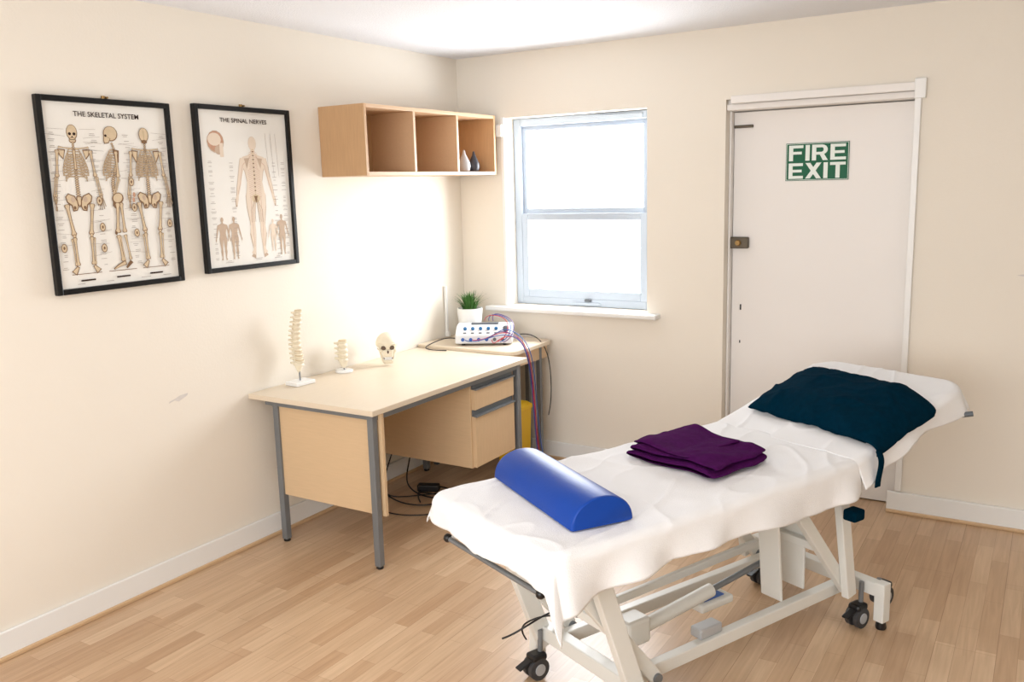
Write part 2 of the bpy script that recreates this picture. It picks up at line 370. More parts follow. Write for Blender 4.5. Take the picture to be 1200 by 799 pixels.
                poly([P(sg*.018,.508),P(sg*.034,.476),P(sg*.073,.460),P(sg*.090,.477),P(sg*.081,.510),P(sg*.052,.53),P(sg*.043,.566),P(sg*.024,.563),P(sg*.014,.54)],M_bone2)
                ell(*P(sg*.036,.55),.010*s,.012*s,M_bone1); ell(*P(sg*.045,.495),.016*s,.020*s,M_skin2)
                kn=P(sg*.062,.735); an=P(sg*.056,.94)
                bone(P(sg*.092,.525),kn,.025*s); bone(P(sg*.062,.748),an,.020*s); bone(P(sg*.083,.755),(an[0]+sg*.016*s,an[1]),.009*s)
                ell(*P(sg*.062,.738),.013*s,.012*s,M_bone1); ell(*P(sg*.062,.738),.009*s,.008*s,M_bone2)
                strip([P(sg*.058,.945),P(sg*.072,.965),P(sg*.092,.99)],[.022*s,.03*s,.045*s],M_bone1); strip([P(sg*.06,.95),P(sg*.072,.965),P(sg*.09,.985)],[.014*s,.02*s,.032*s],M_bone2)
            poly([P(-.02,.475),P(.02,.475),P(.012,.53),P(0,.55),P(-.012,.53)],M_bone1); poly([P(-.014,.48),P(.014,.48),P(.008,.525),P(0,.54),P(-.008,.525)],M_bone2)
        else:
            e=P(.035,.35); wv=P(-.015,.47)
            poly([P(.01,.155),P(.06,.165),P(.05,.25),P(.03,.24)],M_bone1)
            bone(P(.035,.17),e,.02*s); bone(e,wv,.012*s); bone((e[0]+.008*s,e[1]-.012*s),(wv[0]+.012*s,wv[1]-.004*s),.010*s)
            for f in range(4): strip([(wv[0],wv[1]-.005*s),(wv[0]-.012*s+f*.008*s,wv[1]-.08*s)],.006*s,M_bone1); 
            ell(*P(.015,.495),.046*s,.04*s,M_bone1,rot=.4); ell(*P(.015,.492),.037*s,.031*s,M_bone2,rot=.4); ell(*P(.0,.545),.022*s,.022*s,M_bone1); ell(*P(.0,.545),.008*s,.010*s,M_paper)
            bone(P(.035,.525),P(.045,.735),.022*s); bone(P(.045,.75),P(.07,.93),.017*s); strip([P(.075,.94),P(.03,.985)],[.03*s,.014*s],M_bone1)
            kn=P(-.01,.735); bone(P(.01,.525),kn,.027*s); bone(P(-.01,.75),P(.01,.935),.021*s); bone(P(.006,.76),P(.024,.935),.009*s); ell(kn[0]-.014*s,kn[1],.010*s,.013*s,M_bone1)
            strip([P(.03,.945),P(-.03,.965),P(-.07,.985)],[.034*s,.022*s,.012*s],M_bone1); strip([P(.026,.947),P(-.03,.967),P(-.062,.985)],[.022*s,.012*s,.005*s],M_bone2)
        strip([P(-.11,.997),P(.11,.997)],.004*s,M_bone1)
        for yy in [.03,.08,.13,.18,.24,.30,.36,.43,.50,.57,.64,.72,.80,.88]:
            for sg in (-1,1):
                if random.random()<.75: strip([P(sg*random.uniform(.05,.09),yy+random.uniform(-.01,.01)),P(sg*random.uniform(.17,.22),yy+random.uniform(-.02,.02))],.0016*s,M_grey)
    def caption(x,y,n,w,al=0):
        for i in range(n):
            ww=w*(.5+.5*random.random())
            strip([(x-ww*al,y-i*.0062),(x+ww*(1-al),y-i*.0062)],.0016,M_grey)
    if kind==0:
        skeleton(-.150,.262,.555,'front'); skeleton(.002,.262,.555,'side'); skeleton(.152,.262,.555,'back')
        for x in (-.232,-.072,.072,.232):
            for j in range(22): caption(x+random.uniform(-.006,.006),.23-j*.0235,random.choice((1,2)),.026,.5)
        for (x,y) in ((-.07,-.02),(-.068,-.12),(.075,.05),(.078,-.05),(.078,-.15),(-.232,-.19),(.235,-.12),(-.07,-.2)):
            ell(x,y,.012,.017,M_bone1); ell(x,y,.0095,.014,M_bone2); ell(x,y,.004,.006,M_bone1)
        for (x,y) in ((.082,.0),(.078,-.02)): ell(x,y,.006,.010,M_red)
        for x in (-.15,.0,.15): strip([(x-.03,-.316),(x+.03,-.316)],.006,M_ink)
        for x in (-.18,-.06,.1,.2): caption(x,-.328,1,.05,.5)
    else:
        s=.55; cx=.04; top=.235
        def body(cx,top,s,m,m2,det=True):
            P=lambda x,y:(cx+x*s,top-y*s)
            ell(*P(0,.06),.042*s,.058*s,m); strip([P(0,.10),P(0,.16)],.044*s,m)
            poly([P(-.024,.140),P(-.06,.158),P(-.115,.172),P(-.138,.21),P(-.10,.29),P(-.082,.37),P(-.092,.43),P(-.108,.50),P(-.05,.53),P(.05,.53),P(.108,.50),P(.092,.43),P(.082,.37),P(.10,.29),P(.138,.21),P(.115,.172),P(.06,.158),P(.024,.140)],m)
            for sg in (-1,1):
                strip([P(sg*.115,.185),P(sg*.135,.26),P(sg*.158,.34),P(sg*.172,.40),P(sg*.195,.49),P(sg*.205,.52),P(sg*.21,.57)],[.05*s,.048*s,.038*s,.038*s,.022*s,.032*s,.012*s],m)
                strip([P(sg*.054,.48),P(sg*.057,.58),P(sg*.055,.70),P(sg*.055,.735),P(sg*.058,.80),P(sg*.052,.92),P(sg*.056,.96),P(sg*.07,.99)],[.108*s,.096*s,.056*s,.05*s,.064*s,.028*s,.03*s,.05*s],m)
                if det:
                    strip([P(sg*.055,.50),P(sg*.058,.72),P(sg*.05,.93)],.003*s,m2)
                    strip([P(sg*.03,.17),P(sg*.12,.24),P(sg*.155,.38),P(sg*.19,.48)],.0035*s,m2)
                    poly([P(sg*.04,.18),P(sg*.10,.185),P(sg*.075,.27)],M_skin2)
        body(cx,top,s,M_skin2,M_red,False); body(cx,top-.001,s*.97,M_skin,M_red)
        P=lambda x,y:(cx+x*s,top-y*s)
        for i in range(24):
            ell(*P(0,.11+i*.0158),.010*s,.006*s,M_bone1 if i%2 else M_bone2,n=8)
            for sg in (-1,1): strip([P(sg*.01,.12+i*.0155),P(sg*(.045+.02*(i>8)),.14+i*.0155)],.0022*s,M_red)
        ell(*P(0,.505),.045*s,.036*s,M_bone2); poly([P(-.02,.485),P(.02,.485),P(0,.545)],M_bone1)
        for sg in (-1,1):
            for kx in (.02,.04,.06): strip([P(0,.49),P(sg*kx,.6),P(sg*kx,.7)],.0022*s,M_bone1)
        ell(-.165,.205,.046,.048,M_skin2); ell(-.165,.207,.043,.044,M_red); ell(-.17,.215,.036,.028,M_skin); ell(-.15,.17,.022,.02,M_skin2); strip([(-.135,.2),(-.135,.14)],.020,M_skin)
        body(-.165,-.12,.19,M_skin2,M_red,False); body(-.100,-.12,.19,M_skin2,M_red,False); body(.185,-.12,.19,M_skin2,M_red,False); body(.13,-.14,.15,M_skin,M_red,False)
        for j in range(3): strip([(.12+j*.03,.25),(.13+j*.03,.05)],.0012,M_grey)
        for x in (-.205,.215,-.09,.16):
            for j in range(20): caption(x,.12-j*.022+random.uniform(-.006,.006),random.choice((1,2)),.03,.5)
        for x in (-.14,.03,.15): caption(x,-.315,2,.05,.5)
    for k,(V,F) in shapes.items(): mesh('print_'+k,V,F,bpy.data.materials[k],g)
    t=text('title',title,.026,M_ink,g,off=.0003); t.location=(0,Hh/2-.062,.0062)
    xs=[v.co.x for v in t.data.vertices]; f=.27/(max(xs)-min(xs))*(W/.55)
    for v in t.data.vertices: v.co.x*=f
    return g
poster('skeletal_system_poster',-2.65,-2.09,1.285,2.01,'THE SKELETAL SYSTEM',0)
poster('spinal_nerves_poster',-1.97,-1.425,1.30,2.02,'THE SPINAL NERVES',1)

# ------------------------------------------------------------------ wall shelf
g=group('wall_cubby_shelf',(0,0,0))
sy0,sy1,sz0,sz1,sd=-1.205,-.045,1.71,2.05,.295
t=.018
bb('end_left',.002,sd,sy0,sy0+t,sz0,sz1,M_shelf,g,.001); bb('end_right',.002,sd,sy1-t,sy1,sz0,sz1,M_shelf,g,.001)
bb('top_board',.002,sd,sy0+t,sy1-t,sz1-t,sz1,M_shelfh,g,.001); bb('bottom_board',.002,sd,sy0+t,sy1-t,sz0,sz0+t,M_shelfh,g,.001)
for i,y in enumerate((-.815,-.43)): bb('divider_%d'%(i+1),.012,sd-.001,y-t/2,y+t/2,sz0+t,sz1-t,M_shelfh,g,.001)
bb('back_board',.002,.012,sy0+t,sy1-t,sz0+t,sz1-t,M_shelf,g,0)
def vase(name,loc,m,s):
    prof=[(.018,0),(.03,.006),(.037,.03),(.034,.052),(.022,.078),(.011,.100),(.006,.122),(.0045,.124),(.003,.11)]
    lathe(name,[(r*s,z*s) for r,z in prof],m,None,loc,24)
vase('teardrop_vase',(.20,-.24,sz0+t+.001),M_vasew,1.0)
vase('teardrop_vase.001',(.21,-.155,sz0+t+.001),M_vased,.95)

# ------------------------------------------------------------------ desk
g=group('office_desk')
dz=.725
bb('desktop',.004,.755,-1.785,-.51,dz-.025,dz,M_woodtop,g,.003)
for nm,x,y in (('leg_1',.115,-1.715),('leg_2',.715,-1.745),('leg_3',.075,-.56),('leg_4',.715,-.56)):
    bb(nm,x-.016,x+.016,y-.016,y+.016,.012,dz-.026,M_steel,g,.003); lathe('foot_'+nm,[(.015,0),(.017,.004),(.014,.014)],M_black,g,(x,y,0),14)
bb('rail_front',.70,.728,-1.74,-.56,dz-.056,dz-.026,M_steel,g,.002)
bb('rail_end',.075,.715,-1.752,-1.728,dz-.052,dz-.026,M_steel,g,.002)
bb('end_panel',.128,.745,-1.720,-1.702,.235,dz-.027,M_woodx,g,.002)
bb('end_panel_far',.088,.70,-.58,-.564,.235,dz-.027,M_woodx,g,.002)
bb('modesty_panel',.07,.088,-1.70,-.58,.30,dz-.027,M_woodx,g,.002)
bb('pedestal_carcass',.115,.70,-.985,-.60,.23,.692,M_woodx,g,.002)
bb('drawer_front_top',.70,.722,-.975,-.602,.535,.640,M_wood,g,.002)
bb('drawer_front_bottom',.70,.722,-.975,-.602,.235,.500,M_wood,g,.002)
bb('pull_top',.70,.712,-.975,-.602,.640,.69,M_dgrey,g,.002); bb('pull_bottom',.70,.712,-.975,-.602,.500,.535,M_dgrey,g,.002)
bb('pull_lip_top',.712,.732,-.975,-.602,.638,.646,M_steel,g,.001); bb('pull_lip_bottom',.712,.732,-.975,-.602,.498,.506,M_steel,g,.001)

# corner table
g=group('corner_table')
tz=.742
def rslab(name,pts,z0,z1,m,parent,b=.002):
    n=len(pts); V=[(x,y,z0) for x,y in pts]+[(x,y,z1) for x,y in pts]
    F=[tuple(range(n))[::-1],tuple(range(n,2*n))]+[(i,(i+1)%n,n+(i+1)%n,n+i) for i in range(n)]
    o=mesh(name,V,F,m,parent); bev(o,b); return o
def arc(cx,cy,r,a0,a1,n=8): return [(cx+r*math.cos(math.radians(a0+(a1-a0)*i/n)),cy+r*math.sin(math.radians(a0+(a1-a0)*i/n))) for i in range(n+1)]
pts=[(.004,-.50)]+arc(.60,-.44,.06,-90,0)+arc(.60,-.10,.06,0,90)+[(.004,-.04)]
rslab('tabletop',pts,tz-.022,tz,M_woodtop,g)
bb('apron',.10,.635,-.46,-.08,tz-.10,tz-.024,M_woodx,g,.002)
for i,(x,y) in enumerate(((.06,-.44),(.625,-.16),(.06,-.08),(.50,-.08))):
    bb('leg_%d'%(i+1),x-.013,x+.013,y-.013,y+.013,.0,tz-.024,M_steel,g,.002)

# yellow clinical waste bin
g=group('clinical_waste_bin',(.535,-.31,0))
o=lathe('body',[(.085,0),(.09,.01),(.105,.36),(.108,.37)],M_yellow,g,(0,0,.0),4); o.rotation_euler=(0,0,math.radians(45))
o=lathe('lid',[(.112,.37),(.112,.39),(.08,.41),(.03,.415)],M_yellow,g,(0,0,0),4); o.rotation_euler=(0,0,math.radians(45))
box('label',(0.03,-.071,.2),(.08,.002,.1),M_redp,g,0,rot=(math.radians(3),0,0))

# ------------------------------------------------------------------ spine model
def vertebra(parent,i,c,s,tilt=0.,m=M_bone,disc=True):
    x,y,z=c
    lathe('vertebra_body_%d'%i,[(.021*s,-.012*s),(.023*s,-.010*s),(.018*s,0),(.023*s,.010*s),(.021*s,.012*s)],m,parent,c,14,rot=(tilt,0,0))
    if disc: lathe('disc_%d'%i,[(.020*s,.011*s),(.0215*s,.014*s),(.020*s,.017*s)],M_bonel,parent,c,14,rot=(tilt,0,0))
    cyl('spinous_%d'%i,(x,y+.012*s,z),(x+.004*s,y+.045*s,z-.014*s),.008*s,m,parent,r2=.006*s,n=8)
    for sg in (-1,1): cyl('transverse_%d_%d'%(i,sg+1),(x+sg*.010*s,y+.012*s,z),(x+sg*.036*s,y+.02*s,z+.004*s),.008*s,m,parent,r2=.005*s,n=8)
    cyl('facet_%d'%i,(x,y+.022*s,z-.013*s),(x,y+.02*s,z+.013*s),.012*s,m,parent,r2=.009*s,n=8)
g=group('lumbar_spine_model',(.085,-1.53,dz+.001),math.radians(85))
box('base_plate',(0,0,.009),(.115,.085,.018),M_pot,g,.003)
cyl('rod',(0,0,.018),(0,.004,.11),.004,M_steel,g)
for i in range(12):
    z=.105+i*.0222; vertebra(g,i,(.004*math.sin(i*.6),.014*math.sin(i/11*math.pi*1.5)-.004,z),1.02-.018*i,tilt=.14*math.cos(i/11*math.pi*1.5))
lathe('sacrum',[(.006,.055),(.016,.075),(.026,.10),(.022,.108)],M_bone,g,(0,.004,0),14,sc=(1,.6,1))
g=group('vertebrae_model',(.085,-1.22,dz+.001),math.radians(80))
lathe('base_disc',[(.045,0),(.046,.006),(.042,.012)],M_pot,g,(0,0,0),28)
cyl('rod',(0,0,.01),(0,0,.05),.004,M_steel,g)
lathe('sacrum',[(.008,.02),(.018,.035),(.026,.055),(.022,.062)],M_bone,g,(0,.0,0),14,sc=(1,.7,1))
for i in range(4): vertebra(g,i,(0,0,.07+i*.026),1.05)
# skull
g=group('skull_model',(.155,-.955,dz+.001),math.radians(42)); g.scale=(1.1,1.1,1.1)
def skullf(u,v):
    a=u*2*math.pi; b=-math.pi/2+math.pi*v
    x=.052*math.cos(b)*math.cos(a); y=.068*math.cos(b)*math.sin(a); z=.052*math.sin(b)
    if y<0: y*=.90; x*=(1-.14*max(0,-y/.066)*(1 if z<0 else .4))
    if y>0: x*=1.05
    if z<-.02: x*=.85
    return (x,y,z+.102)
grid('cranium',28,18,skullf,M_bone,g,closeu=True)
o=box('upper_jaw',(0,-.042,.058),(.052,.036,.042),M_bone,g,.012); o.modifiers['bevel'].segments=4
o=box('cheekbones',(0,-.036,.070),(.084,.028,.014),M_bone,g,.006); o.modifiers['bevel'].segments=3
o=box('brow',(0,-.050,.101),(.078,.020,.010),M_bone,g,.005); o.modifiers['bevel'].segments=3
o=box('mandible',(0,-.040,.019),(.05,.034,.022),M_bone,g,.009); o.modifiers['bevel'].segments=4
for sg in (-1,1):
    beam('ramus_%d'%(sg+1),(sg*.024,-.034,.018),(sg*.036,-.002,.062),.008,.018,M_bone,g,.004)
    sphere('eye_socket_%d'%(sg+1),(sg*.0195,-.0535,.086),.0120,M_hole,g,(1.05,.6,.9))
    cyl('zygomatic_arch_%d'%(sg+1),(sg*.038,-.036,.072),(sg*.046,.002,.074),.004,M_bone,g,n=8)
sphere('nasal_cavity',(0,-.0585,.066),.0065,M_hole,g,(.8,.5,1.3))
for row,z in ((0,.0385),(1,.031)):
    for i in range(8):
        a=(i-3.5)*.19; box('tooth_%d_%d'%(row,i),(.024*math.sin(a)*1.1,-.036-.023*math.cos(a),z),(.0052,.004,.0065),M_pot,g,.001,rot=(0,0,a))
box('tooth_gap',(0,-.04,.0348),(.042,.032,.012),M_hole,g,.004)

# ------------------------------------------------------------------ plant
g=group('potted_grass_plant',(.165,-.185,tz+.001)); g.scale=(1.3,1.3,1.3)
lathe('pot',[(.043,0),(.047,.004),(.058,.115),(.0595,.14),(.054,.14),(.051,.12)],M_pot,g)
lathe('soil',[(.001,.128),(.052,.128),(.001,.1285)],M_soil,g)
V=[];F=[]
for i in range(190):
    a=random.uniform(0,2*math.pi); r0=random.uniform(0,.035); sp=random.uniform(.02,.085)*(.4+r0/.035*.6); h=random.uniform(.06,.11); w=random.uniform(.002,.0038)
    px=-math.sin(a);py=math.cos(a); k=len(V); n=6
    for j in range(n):
        t_=j/(n-1); rr=r0+sp*t_*t_; z=.125+h*(t_-.28*t_*t_*sp/.06); ww=w*(1-t_**2*.95)
        V+=[(rr*math.cos(a)+px*ww,rr*math.sin(a)+py*ww,z),(rr*math.cos(a)-px*ww,rr*math.sin(a)-py*ww,z)]
        if j: F.append((k+2*j-2,k+2*j-1,k+2*j+1,k+2*j))
mesh('leaves',V,F,M_leaf,g,True)
g=group('cable_trunking',(.0,-.215,tz+.002)); bb('strip',.003,.02,-.008,.008,0,.31,M_white,g,.003); bb('clip',.003,.03,-.012,.012,.0,.03,M_white,g,.003)

# ------------------------------------------------------------------ electrotherapy unit
UX,UY=.345,-.300
g=group('electrotherapy_unit',(UX,UY,tz+.0095),math.radians(28))
w_,d_=.165,.085
V=[(-w_,-d_,0),(w_,-d_,0),(w_,d_,0),(-w_,d_,0),(-w_,-d_,.05),(w_,-d_,.05),(w_,-.01,.095),(-w_,-.01,.095),(w_,d_,.10),(-w_,d_,.10)]
F=[(0,3,2,1),(0,1,5,4),(4,5,6,7),(7,6,8,9),(2,3,9,8),(1,2,8,6,5),(0,4,7,9,3)]
bev(mesh('housing',V,F,M_unit,g),.008,3)
for x in (-.12,.12):
    for y in (-.07,.07): lathe('foot_%d_%d'%(x*100,y*100),[(.01,-.008),(.011,.002)],M_black,g,(x,y,0),10)
sl=math.atan2(.045,.075)
def onslope(x,tt,h=0.):
    return (x,-d_+.075*tt-math.sin(sl)*h,.05+.045*tt+math.cos(sl)*h)
for i in range(5):
    lathe('dial_%d'%i,[(.010,-.002),(.010,.010),(.007,.013)],M_knobb,g,onslope(-.11+.045*i,.62),14,rot=(sl,0,0))
    box('button_%d'%i,onslope(-.11+.045*i,.22),(.018,.008,.006),M_dgrey,g,.001,rot=(sl,0,0))
box('display',(0,.035,.101),(.16,.04,.006),M_dgrey,g,.002)
for i in range(6):
    c=(-.120+.046*i,-d_,.026); cyl('socket_%d'%i,(c[0],-d_+.002,.026),(c[0],-d_-.010,.026),.010,M_dgrey if i>3 else M_cblue,g,n=12)
lathe('suction_knob',[(.018,-.002),(.018,.016),(.013,.02)],M_dgrey,g,(.128,-.045,.075),16,rot=(sl,0,0))
g=group('electrode_leads')
def lead(name,p,m,r=.0024): tube(name,p,r,m,g)
for i,(m,o1,o2) in enumerate(((M_cblue,0,0),(M_cred,.008,.008),(M_cpurp,.014,-.012),(M_cblue,.02,.015),(M_cred,-.008,.02))):
    lead('lead_%d'%i,[(.28+.035*i,-.418+.018*i,tz+.035),(.31+.035*i,-.44+.015*i,tz+.022+o1),(.42+.02*i,-.43,tz+.04+o1),(.54,-.41+o2,tz+.09+o1*2),(.655+o1,-.39+o2,tz+.06),(.685+o1,-.37+o2,.66),(.68+o2*.6,-.33+o1,.45),(.69+o1,-.33+o2,.22),(.70+o1,-.31+o2*2,.035)],m)
for i,(m,o1) in enumerate(((M_cred,0),(M_cblue,.02),(M_cpurp,.04))):
    lead('loop_%d'%i,[(.28+.03*i,-.20,tz+.115),(.30+o1,-.22,tz+.15+o1*.5),(.40+o1,-.24,tz+.165),(.52+o1,-.28,tz+.13),(.52+o1,-.36,tz+.04),(.48+o1,-.38,tz+.03)],m)
lead('mains_lead',[(.50,-.16,tz+.04),(.58,-.14,tz+.05),(.68,-.14,tz-.02),(.69,-.13,.5),(.68,-.12,.38),(.66,-.12,.30)],M_black,.003)
lead('mains_lead_desk',[(.22,-.39,tz+.03),(.16,-.43,tz+.045),(.10,-.47,tz+.012),(.06,-.53,dz+.008),(.14,-.58,dz+.006),(.25,-.555,dz+.008)],M_black,.003)
g=group('floor_power_cables')
tube('cable_1',[(.10,-1.0,.02),(.30,-1.12,.012),(.48,-1.05,.008),(.52,-.86,.008),(.34,-.72,.008),(.2,-.86,.01),(.38,-1.02,.008)],.004,M_black,g)
tube('cable_2',[(.10,-.7,.25),(.10,-.75,.10),(.15,-.9,.02),(.42,-.98,.008),(.58,-.82,.008),(.66,-.6,.008),(.70,-.34,.01)],.004,M_black,g)
tube('cable_3',[(.10,-.9,.2),(.10,-1.0,.05),(.2,-1.1,.02),(.3,-.95,.008),(.5,-.75,.008),(.6,-.45,.008)],.0035,M_black,g)
tube('cable_4',[(.12,-1.15,.008),(.3,-1.25,.008),(.52,-1.2,.008),(.62,-1.0,.008),(.45,-.85,.008),(.28,-.9,.008)],.0035,M_black,g)
box('adaptor',(.30,-.84,.02),(.12,.05,.038),M_black,g,.006,rot=(0,0,.4))
box('foot_switch',(.76,-.22,.022),(.09,.12,.042),M_black,g,.012,rot=(0,0,.3))

# ------------------------------------------------------------------ treatment bed
BX,BY,BA=1.809,-2.586,math.radians(-23.5)
bed=group('treatment_bed',(BX,BY,0),BA)
ZT=.70; HW=.325; Y0=.03; YH=1.33
def prof(e,r=.028):
    if e<=0: return e,0.
    q=r*math.pi/2
    if e<q: a=e/r; return r*math.sin(a), r*(1-math.cos(a))
    return r, r+(e-q)
def wr_(x,y,seed):
    a=nz(x*2.2+3,y*2.0,seed); b=1-abs(nz(x*3.1,y*2.3,seed+4)*2.2); c=1-abs(nz(x*6+y*2,y*3.2,seed+8)*2.4)
    return .005*a+.006*max(0,b)**6+.0045*max(0,c)**6+.0018*nz(x*15,y*13,seed+2)
def drape(name,hw,ln,ovs,ovf,m,parent,seed=0.,nx=130,ny=230,r=.028,wr=1.,R=.06,corner=1.,pw=1.7):
    def f(u,v):
        S=hw-r; side=1 if u>=.5 else -1
        s=(u*2-1)*(S+ovs(v,side)+r*.57); sg=1 if s>=0 else -1
        fo=ovf(u)
        tt=-(fo+r*.57)+ (ln+fo+r*.57-r)*v
        ex,dx=prof(abs(s)-S,r); X=(S+ex) if abs(s)>S else abs(s)
        ey,dy=prof(-tt,r); Y=(r-ey) if tt<0 else tt+r
        qx=X-(hw-R); qy=R-Y
        if qx>0 and qy>0:
            n=math.hypot(qx,qy); k=max(qx,qy)/n; X=hw-R+qx*k; Y=R-qy*k
        p=pw
        d=(dx**p+dy**p)**(1/p) if (dx>0 and dy>0) else dx+dy
        mn=min(dx,dy); cc=corner(sg) if callable(corner) else corner
        X+=mn*.25*cc; Y-=mn*.22*cc
        if mn>0 and cc<.9: d-=mn*.25
        hang=max(0,dx-r); hf=max(0,dy-r)
        if hang>0: X+= hang*(.16*math.sin(Y*21+seed+3*nz(Y*3,1,seed))+.18*nz(Y*9,seed,3)+.16)*wr
        if hf>0: Y-= hf*(.18*math.sin(s*17+seed)+.18*nz(s*9,seed,7)+.16)*wr
        z=-d+wr*wr_(sg*X,Y,seed)
        return (sg*X,Y,z)
    return grid(name,nx,ny,f,m,parent,thick=.003)
def slab(name,hw,y0,y1,z0,z1,R,m,parent,b=.02):
    pts=arc(hw-R,y0+R,R,-90,0,6)+arc(hw-R,y1-R,R,0,90,6)+arc(-hw+R,y1-R,R,90,180,6)+arc(-hw+R,y0+R,R,180,270,6)
    o=rslab(name,pts,z0,z1,m,parent,b); o.modifiers['bevel'].segments=4; smooth(o); return o
slab('mattress',HW-.010,Y0+.010,YH,ZT-.065,ZT-.012,.05,M_vinyl,bed)
bb('deck',-.29,.29,.09,YH-.02,ZT-.082,ZT-.066,M_bed,bed,.003)
sh=drape('sheet',HW,YH-Y0+.01,lambda v,sd:(.118+.022*nz(v*5,1.3)+.014*math.sin(v*9)+(.035*max(0,1-v*6))) if sd>0 else .085+.015*nz(v*4,8.8),lambda u:.075+.02*nz(u*4,4.4)+.03*u,M_sheet,bed,seed=2.1,corner=lambda sg:1. if sg>0 else .2)
sh.location=(0,Y0,ZT)
# head section
AH=math.radians(13.8)
head=bpy.data.objects.new('head_section',None); COL.objects.link(head); head.parent=bed; head.location=(0,YH-.01,ZT-.002); head.rotation_euler=(AH,0,0)
LH=.72
slab('head_mattress',HW-.010,.02,LH-.010,-.065,-.012,.09,M_vinyl,head)
bb('head_deck',-.28,.28,.03,LH-.07,-.08,-.066,M_bed,head,.003)
hs=drape('head_sheet',HW,LH-.0,lambda v,sd:.085+.02*nz(v*4,7.7)+.012*math.sin(v*7+1),lambda u:.07+.02*nz(u*4,9.4),M_sheet,head,seed=5.3,ny=120,R=.10,corner=.5)
hs.rotation_euler=(0,0,math.pi); hs.location=(0,LH,0)
for sg in (-1,1):
    beam('head_bar_%d'%(sg+1),(sg*.27,.02,-.10),(sg*.27,LH-.12,-.10),.025,.03,M_bed,head)
cyl('head_lever',(.27,LH-.14,-.10),(.345,LH-.09,-.095),.006,M_steel,head); cyl('lever_grip',(.335,LH-.095,-.095),(.365,LH-.072,-.093),.010,M_dgrey,head)
# upper frame
zf=ZT-.105
for sg in (-1,1):
    beam('top_rail_%d'%(sg+1),(sg*.27,.10,zf),(sg*.27,YH+.06,zf),.03,.04,M_bed,bed)
for i,y in enumerate((.13,.62,1.25)): beam('top_cross_%d'%i,(-.27,y,zf),(.27,y,zf),.03,.03,M_bed,bed)
for sg in (-1,1):
    beam('hinge_plate_%d'%(sg+1),(sg*.288,YH-.08,zf),(sg*.288,YH+.05,zf+.04),.008,.05,M_bed,bed)
    cyl('hinge_bolt_%d'%(sg+1),(sg*.283,YH+.0,zf+.02),(sg*.303,YH+.0,zf+.02),.014,M_steel,bed)
    beam('head_support_%d'%(sg+1),(sg*.27,YH-.02,zf-.01),(sg*.27,YH+.30,zf+.055),.022,.025,M_bed,bed)
cyl('gas_strut',(.12,YH-.3,zf-.03),(.12,YH+.28,zf+.05),.012,M_blade,bed)
cyl('foot_bar',(-.225,.055,.575),(.25,.055,.575),.008,M_steel,bed)
for sg in (-1,1): beam('foot_bracket_%d'%(sg+1),(sg*.218,.055,.575),(sg*.24,.12,zf),.02,.012,M_bed,bed); sphere('foot_cap_%d'%(sg+1),(sg*.24,.055,.575),.014,M_black,bed)
# base
zb=.15
for nm,y in (('foot',.42),('head',1.57)):
    beam('crossbar_'+nm,(-.30,y,zb),(.30,y,zb),.045,.05,M_bed,bed)
    for sg in (-1,1):
        bb('end_post_%s_%d'%(nm,sg+1),sg*.285-.02,sg*.285+.02,y-.022,y+.022,.03,zb+.03,M_bed,bed,.004)
        lathe('glide_%s_%d'%(nm,sg+1),[(.018,0),(.02,.008),(.016,.03)],M_black,bed,(sg*.285,y,0),14)
        for q,(cx,cy) in enumerate(((sg*.222,y-.055),(sg*.245,y+.06))):
            if q==1 and nm=='foot': continue
            hz=.0 if q==0 else .06
            for k in (-1,1):
                cyl('caster_%s_%d_%d_%d'%(nm,sg+1,k+1,q),(cx+k*.008,cy,.040+hz),(cx+k*.026,cy,.040+hz),.038,M_rub,bed,n=24)
                cyl('caster_hub_%s_%d_%d_%d'%(nm,sg+1,k+1,q),(cx+k*.022,cy,.040+hz),(cx+k*.029,cy,.040+hz),.02,M_blade,bed,n=16)
            cyl('caster_stem_%s_%d_%d'%(nm,sg+1,q),(cx,cy+.02-.04*q,.06+hz),(cx,cy+.02-.04*q,zb+.02),.009,M_steel,bed)
            box('caster_hood_%s_%d_%d'%(nm,sg+1,q),(cx,cy+.004,.078+hz),(.05,.06,.028),M_black,bed,.01)
            if q==0: beam('brake_lever_%s_%d'%(nm,sg+1),(cx,cy-.02,.075),(cx,cy-.075,.055),.03,.008,M_black,bed)
for sg in (-1,1):
    beam('base_rail_%d'%(sg+1),(sg*.16,.42,zb),(sg*.16,1.57,zb),.035,.045,M_bed,bed)
    beam('arm_foot_%d'%(sg+1),(sg*.205,.50,zb+.01),(sg*.205,.17,zf-.02),.028,.045,M_bed,bed)
    beam('arm_head_%d'%(sg+1),(sg*.205,1.46,zb+.01),(sg*.205,1.13,zf-.02),.028,.045,M_bed,bed)
    beam('upright_%d'%(sg+1),(sg*.235,1.44,zb),(sg*.235,1.36,zf),.03,.05,M_bed,bed)
    beam('foot_upright_%d'%(sg+1),(sg*.235,.42,zb-.05),(sg*.245,.24,zf),.03,.06,M_bed,bed)
    for j,(y,z) in enumerate(((.50,zb+.01),(.17,zf-.02),(1.46,zb+.01),(1.13,zf-.02))):
        cyl('pivot_%d_%d'%(sg+1,j),(sg*.185,y,z),(sg*.228,y,z),.016,M_steel,bed)
beam('arm_tie_head',(-.205,1.30,.36),(.205,1.30,.36),.03,.03,M_bed,bed)
beam('arm_tie_foot',(-.205,.34,.36),(.205,.34,.36),.03,.03,M_bed,bed)
beam('foot_pedal_bar',(-.10,.55,.25),(-.10,1.42,.27),.02,.03,M_bed,bed)
beam('foot_pedal_bar.001',(-.16,.62,.33),(-.16,1.42,.30),.02,.025,M_bed,bed)
cyl('actuator_tube',(0.02,.60,.20),(0.02,.95,.235),.024,M_bed,bed); cyl('actuator_rod',(0.02,.95,.235),(0.02,1.28,.27),.011,M_steel,bed)
